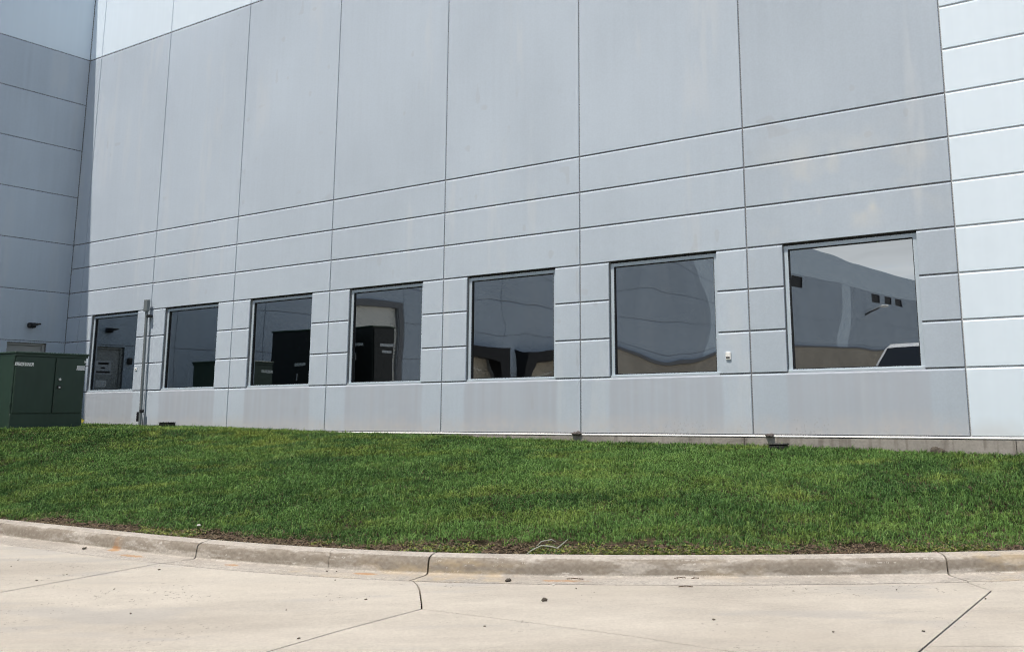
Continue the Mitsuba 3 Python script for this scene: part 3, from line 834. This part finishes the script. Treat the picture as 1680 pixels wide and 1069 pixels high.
area = lawn_poly.bounds
NB = 1150000
c = np.c_[rng.uniform(-16, 9.5, NB * 2), rng.uniform(7.9, 25, NB * 2)]
c = c[shapely.contains_xy(lawn_poly, c[:, 0], c[:, 1])]
z, dc, dw, ss = lawn_z(c)
keep = in_view(c, z)
rel = c - C0
qq, oo = rel @ N, rel @ M
keep &= ~((qq > 1.62) & (qq < 3.22) & (oo > 2.7) & (oo < 3.985))
# ragged edge along the kerb: bare soil shows in places
rag = nfbm(np.c_[c * 1.7, np.zeros(len(c))], 3, 21)
rag2 = nfbm(np.c_[c * 7.0, np.zeros(len(c))], 2, 22)
lim = 0.04 + 0.26 * np.clip((rag - 0.40) / 0.3, 0, 1) + 0.20 * (rag2 - 0.5)
bare = np.exp(-(((c[:, 0] + 0.1) / 1.3) ** 2)) * 0.34 * np.clip(2.2 * rag2 - 0.3, 0, 1.2) + np.exp(-(((c[:, 0] + 5.0) / 1.8) ** 2)) * 0.10
lim = lim + bare
keep &= (dc > lim) & (dw > 0.02)
dist = np.hypot(c[:, 0], c[:, 1])
dens = np.clip(1.15 - (dist - 8.4) / 22, 0.5, 1.0)
clump = nfbm(np.c_[c * 3.2, np.zeros(len(c))], 3, 31)
keep &= rng.uniform(0, 1, len(c)) < dens * np.clip(0.45 + 1.1 * clump, 0, 1)
c, z, dc, dw, dist, clump, lim = c[keep], z[keep], dc[keep], dw[keep], dist[keep], clump[keep], lim[keep]
if len(c) > 680000:
    pick = rng.permutation(len(c))[:680000]
    c, z, dc, dw, dist, clump, lim = (a[pick] for a in (c, z, dc, dw, dist, clump, lim))
# blades stand in tufts: most share the root, tone and height of their tuft
n = len(c)
nt = int(n * 0.10)
seedp = rng.permutation(n)[:nt]
_, own = cKDTree(c[seedp]).query(c)
tc = c[seedp][own]
loose = rng.uniform(0, 1, n) < 0.25
pull = np.where(loose, 0.0, rng.uniform(0.2, 0.65, n))
rad = c - tc
c = c - rad * pull[:, None]
z = lawn_z(c)[0]
trand = rng.normal(0, 1, nt)[own]
trand2 = rng.uniform(0, 1, nt)[own]
hgt = (0.024 + 0.038 * rng.uniform(0, 1, n) ** 1.2) * np.clip(1.0 + 0.30 * trand, 0.45, 1.8) * (0.7 + 0.6 * clump) * np.clip(0.6 + (dc - lim) / 0.25, 0.6, 1.0)
wid = (0.0036 + 0.0026 * rng.uniform(0, 1, n)) * (0.75 + dist / 20)
raz = np.arctan2(rad[:, 1], rad[:, 0]) + rng.normal(0, 0.7, n)
az = np.where(loose, rng.uniform(0, 2 * np.pi, n), raz)
lean = np.clip(rng.normal(0.72, 0.36, n), 0.03, 1.4)
dirv = np.c_[np.cos(az), np.sin(az)]
swp = np.c_[nfbm(np.c_[c * 2, np.zeros(n)], 2, 51) - 0.5, nfbm(np.c_[c * 2, np.zeros(n)], 2, 52) - 0.5] * 1.2
dirv = dirv + swp
az2 = az + rng.normal(0, 0.8, n)
sidev = np.c_[-np.sin(az2), np.cos(az2)]
b0 = np.c_[c, z - 0.01]
mid = np.c_[c + dirv * (hgt * 0.35 * lean)[:, None], z + hgt * 0.62]
tip = np.c_[c + dirv * (hgt * 1.05 * lean)[:, None], z + hgt * (1.08 - 0.38 * lean)]
s3 = np.c_[sidev * wid[:, None] * 0.5, np.zeros(n)]
V = np.stack([b0 - s3, b0 + s3, mid - s3 * 0.85, mid + s3 * 0.85, tip], 1).reshape(-1, 3)
i5 = np.arange(n)[:, None] * 5
F = np.concatenate([i5 + np.array([[0, 1, 3]]), i5 + np.array([[0, 3, 2]]), i5 + np.array([[2, 3, 4]])])
g1, g2, g3, g4 = np.array([0.036, 0.092, 0.022]), np.array([0.105, 0.205, 0.048]), np.array([0.195, 0.255, 0.050]), np.array([0.17, 0.165, 0.075])
pn = nfbm(np.c_[c * 0.75, np.zeros(n)], 4, 61)
pn2 = nfbm(np.c_[c * 2.6, np.zeros(n)], 3, 62)
mixv = np.clip(0.46 + 1.7 * (pn - 0.5) + 1.0 * (pn2 - 0.5) + 0.24 * trand + rng.normal(0, 0.16, n), 0, 1)[:, None]
col = g1 * (1 - mixv) + g2 * mixv
srel = (c - P0) @ M
yz = np.exp(-((srel - 4.8) / 4.5) ** 2) * np.exp(-((dw - 1.6) / 1.3) ** 2)
yn = nfbm(np.c_[c[:, 0] * 1.5, c[:, 1] * 2.5, np.zeros(n)], 3, 71)
yel = np.clip(1.7 * (yn - 0.53) + 0.65 * yz * (pn2 > 0.46) + 0.10 * trand + rng.normal(0, 0.08, n), 0, 0.85)[:, None]
col = (col * (1 - yel) + g3 * yel) * 1.1
dry = (rng.uniform(0, 1, n) < 0.012 + 0.05 * np.exp(-((dc - lim) / 0.12) ** 2))[:, None]
col = np.where(dry, g4, col) * rng.uniform(0.82, 1.18, (n, 1))
# dead thatch lying on the soil by the kerb
nh = 9000
ah = rng.uniform(arc_of(-7.0), arc_of(4.3), nh)
hp, hn = at_arc(ah)
hp = hp + hn * (0.21 + np.abs(rng.normal(0, 0.20, nh)))[:, None]
hz_ = lawn_z(hp)[0] + rng.uniform(0.004, 0.022, nh)
ha = rng.uniform(0, np.pi, nh)
hd_ = np.c_[np.cos(ha), np.sin(ha)] * rng.uniform(0.015, 0.05, nh)[:, None]
hs = np.c_[-np.sin(ha), np.cos(ha)] * rng.uniform(0.0015, 0.0035, nh)[:, None]
up = rng.uniform(-0.006, 0.014, nh)
H = np.stack([np.c_[hp - hd_ - hs, hz_], np.c_[hp - hd_ + hs, hz_], np.c_[hp + hs, hz_ + up], np.c_[hp + hd_, hz_], np.c_[hp - hs, hz_ + up]], 1).reshape(-1, 3)
h5 = np.arange(nh)[:, None] * 5
HF = np.concatenate([h5 + np.array([[0, 1, 2]]), h5 + np.array([[0, 2, 4]]), h5 + np.array([[4, 2, 3]])])
hc = np.where(rng.uniform(0, 1, (nh, 1)) < 0.55, np.array([[0.16, 0.125, 0.075]]), np.array([[0.085, 0.062, 0.042]])) * rng.uniform(0.6, 1.5, (nh, 1))
scene['grass'] = mikit.ply(trimesh.Trimesh(V, F, process=False), 'grass_blades', False, color=np.repeat(col, 5, axis=0))
labels['grass'] = {'label': 'mown green lawn grass with yellowish patches rising from the kerb to the wall', 'category': 'grass', 'kind': 'stuff'}
scene['thatch'] = mikit.ply(trimesh.Trimesh(H, HF, process=False), 'grass_blades', False, color=np.repeat(hc, 5, axis=0))
labels['thatch'] = {'label': 'dead tan grass stems lying on the bare soil behind the kerb', 'category': 'dead grass', 'kind': 'stuff'}

# weeds: small rosettes of round leaves in the bare strip
wv, wf, wc = [], [], []
rw = np.random.default_rng(91)
aa = rw.uniform(arc_of(-6.9), arc_of(4.2), 8000)
pt, nn = at_arc(aa)
off = 0.21 + np.abs(rw.normal(0, 0.12, len(aa)))
wp = pt + nn * off[:, None]
wn = nfbm(np.c_[wp * 1.3, np.zeros(len(wp))], 3, 95) + 0.25 * np.exp(-(((wp[:, 0] - 0.1) / 1.3) ** 2))
wp = wp[wn + 0.14 * np.exp(-(((wp[:, 0] - 0.1) / 1.2) ** 2)) > 0.56]
wz = lawn_z(wp)[0]
for (x, y), zz in zip(wp, wz):
    cc = np.array([0.15, 0.175, 0.04]) * rw.uniform(0.7, 1.5) if rw.uniform() < 0.7 else np.array([0.06, 0.12, 0.03])
    for a in rw.uniform(0, 6.283, rw.integers(4, 9)):
        l, w = rw.uniform(0.010, 0.028), rw.uniform(0.005, 0.010)
        u = np.array([math.cos(a), math.sin(a), rw.uniform(0.1, 0.9)])
        sd = np.array([-math.sin(a), math.cos(a), 0])
        o = np.array([x, y, zz + 0.012])
        k = len(wv)
        wv += [o, o + u * l * 0.5 + sd * w, o + u * l * 0.5 - sd * w, o + u * l]
        wf += [[k, k + 1, k + 2], [k + 1, k + 3, k + 2]]
        wc += [cc] * 4
scene['weeds'] = mikit.ply(trimesh.Trimesh(wv, wf, process=False), 'grass_blades', False, color=np.array(wc))
labels['weeds'] = {'label': 'low yellow-green weeds creeping over the bare soil behind the kerb', 'category': 'weeds', 'kind': 'stuff'}

# dead leaves, clods and roots in the bare strip
lv = []
rl = np.random.default_rng(101)
aa = rl.uniform(arc_of(-6.9), arc_of(4.2), 1500)
pt, nn = at_arc(aa)
wp = pt + nn * (0.215 + np.abs(rl.normal(0, 0.17, len(aa))))[:, None]
wz = lawn_z(wp)[0]
for i, ((x, y), zz) in enumerate(zip(wp, wz)):
    if rl.uniform() < 0.55:
        l = lump(rl.uniform(0.008, 0.026), i % 40, (1.2, 0.8, 0.5), 1, 0.45)
    else:
        l = trimesh.Trimesh([(-1, 0, 0), (0, 0.42, 0.25), (1, 0, 0.1), (0, -0.42, 0.2)], [[0, 1, 2], [0, 2, 3]], process=False)
        l.apply_scale(rl.uniform(0.012, 0.035))
        l.apply_transform(trimesh.transformations.random_rotation_matrix(rl.uniform(0, 1, 3) * [1, 0.25, 1]))
    l.apply_transform(trimesh.transformations.rotation_matrix(rl.uniform(0, 6.28), [0, 0, 1]))
    l.apply_translation([x, y, zz + 0.012])
    lv.append(l)
add('leaf_litter', cat(*lv), 'litter_brown')
labels['leaf_litter'] = {'label': 'brown clods and dead leaves scattered on the soil behind the kerb', 'category': 'litter', 'kind': 'stuff'}
lf = trimesh.Trimesh([(-0.1, 0, 0.02), (0, -0.02, 0.10), (0.12, 0, 0.05), (0.02, 0.01, -0.02)], [[0, 1, 2], [0, 2, 3]], process=False)
k = add('leaf', lf, 'leaf_yellow', m=frame(P0 - 1.95 * M + 0.35 * N, M, -N, ZS - 0.74))
tag(k, 'pale yellow leaf on the grass beside the green cabinet', 'leaf')
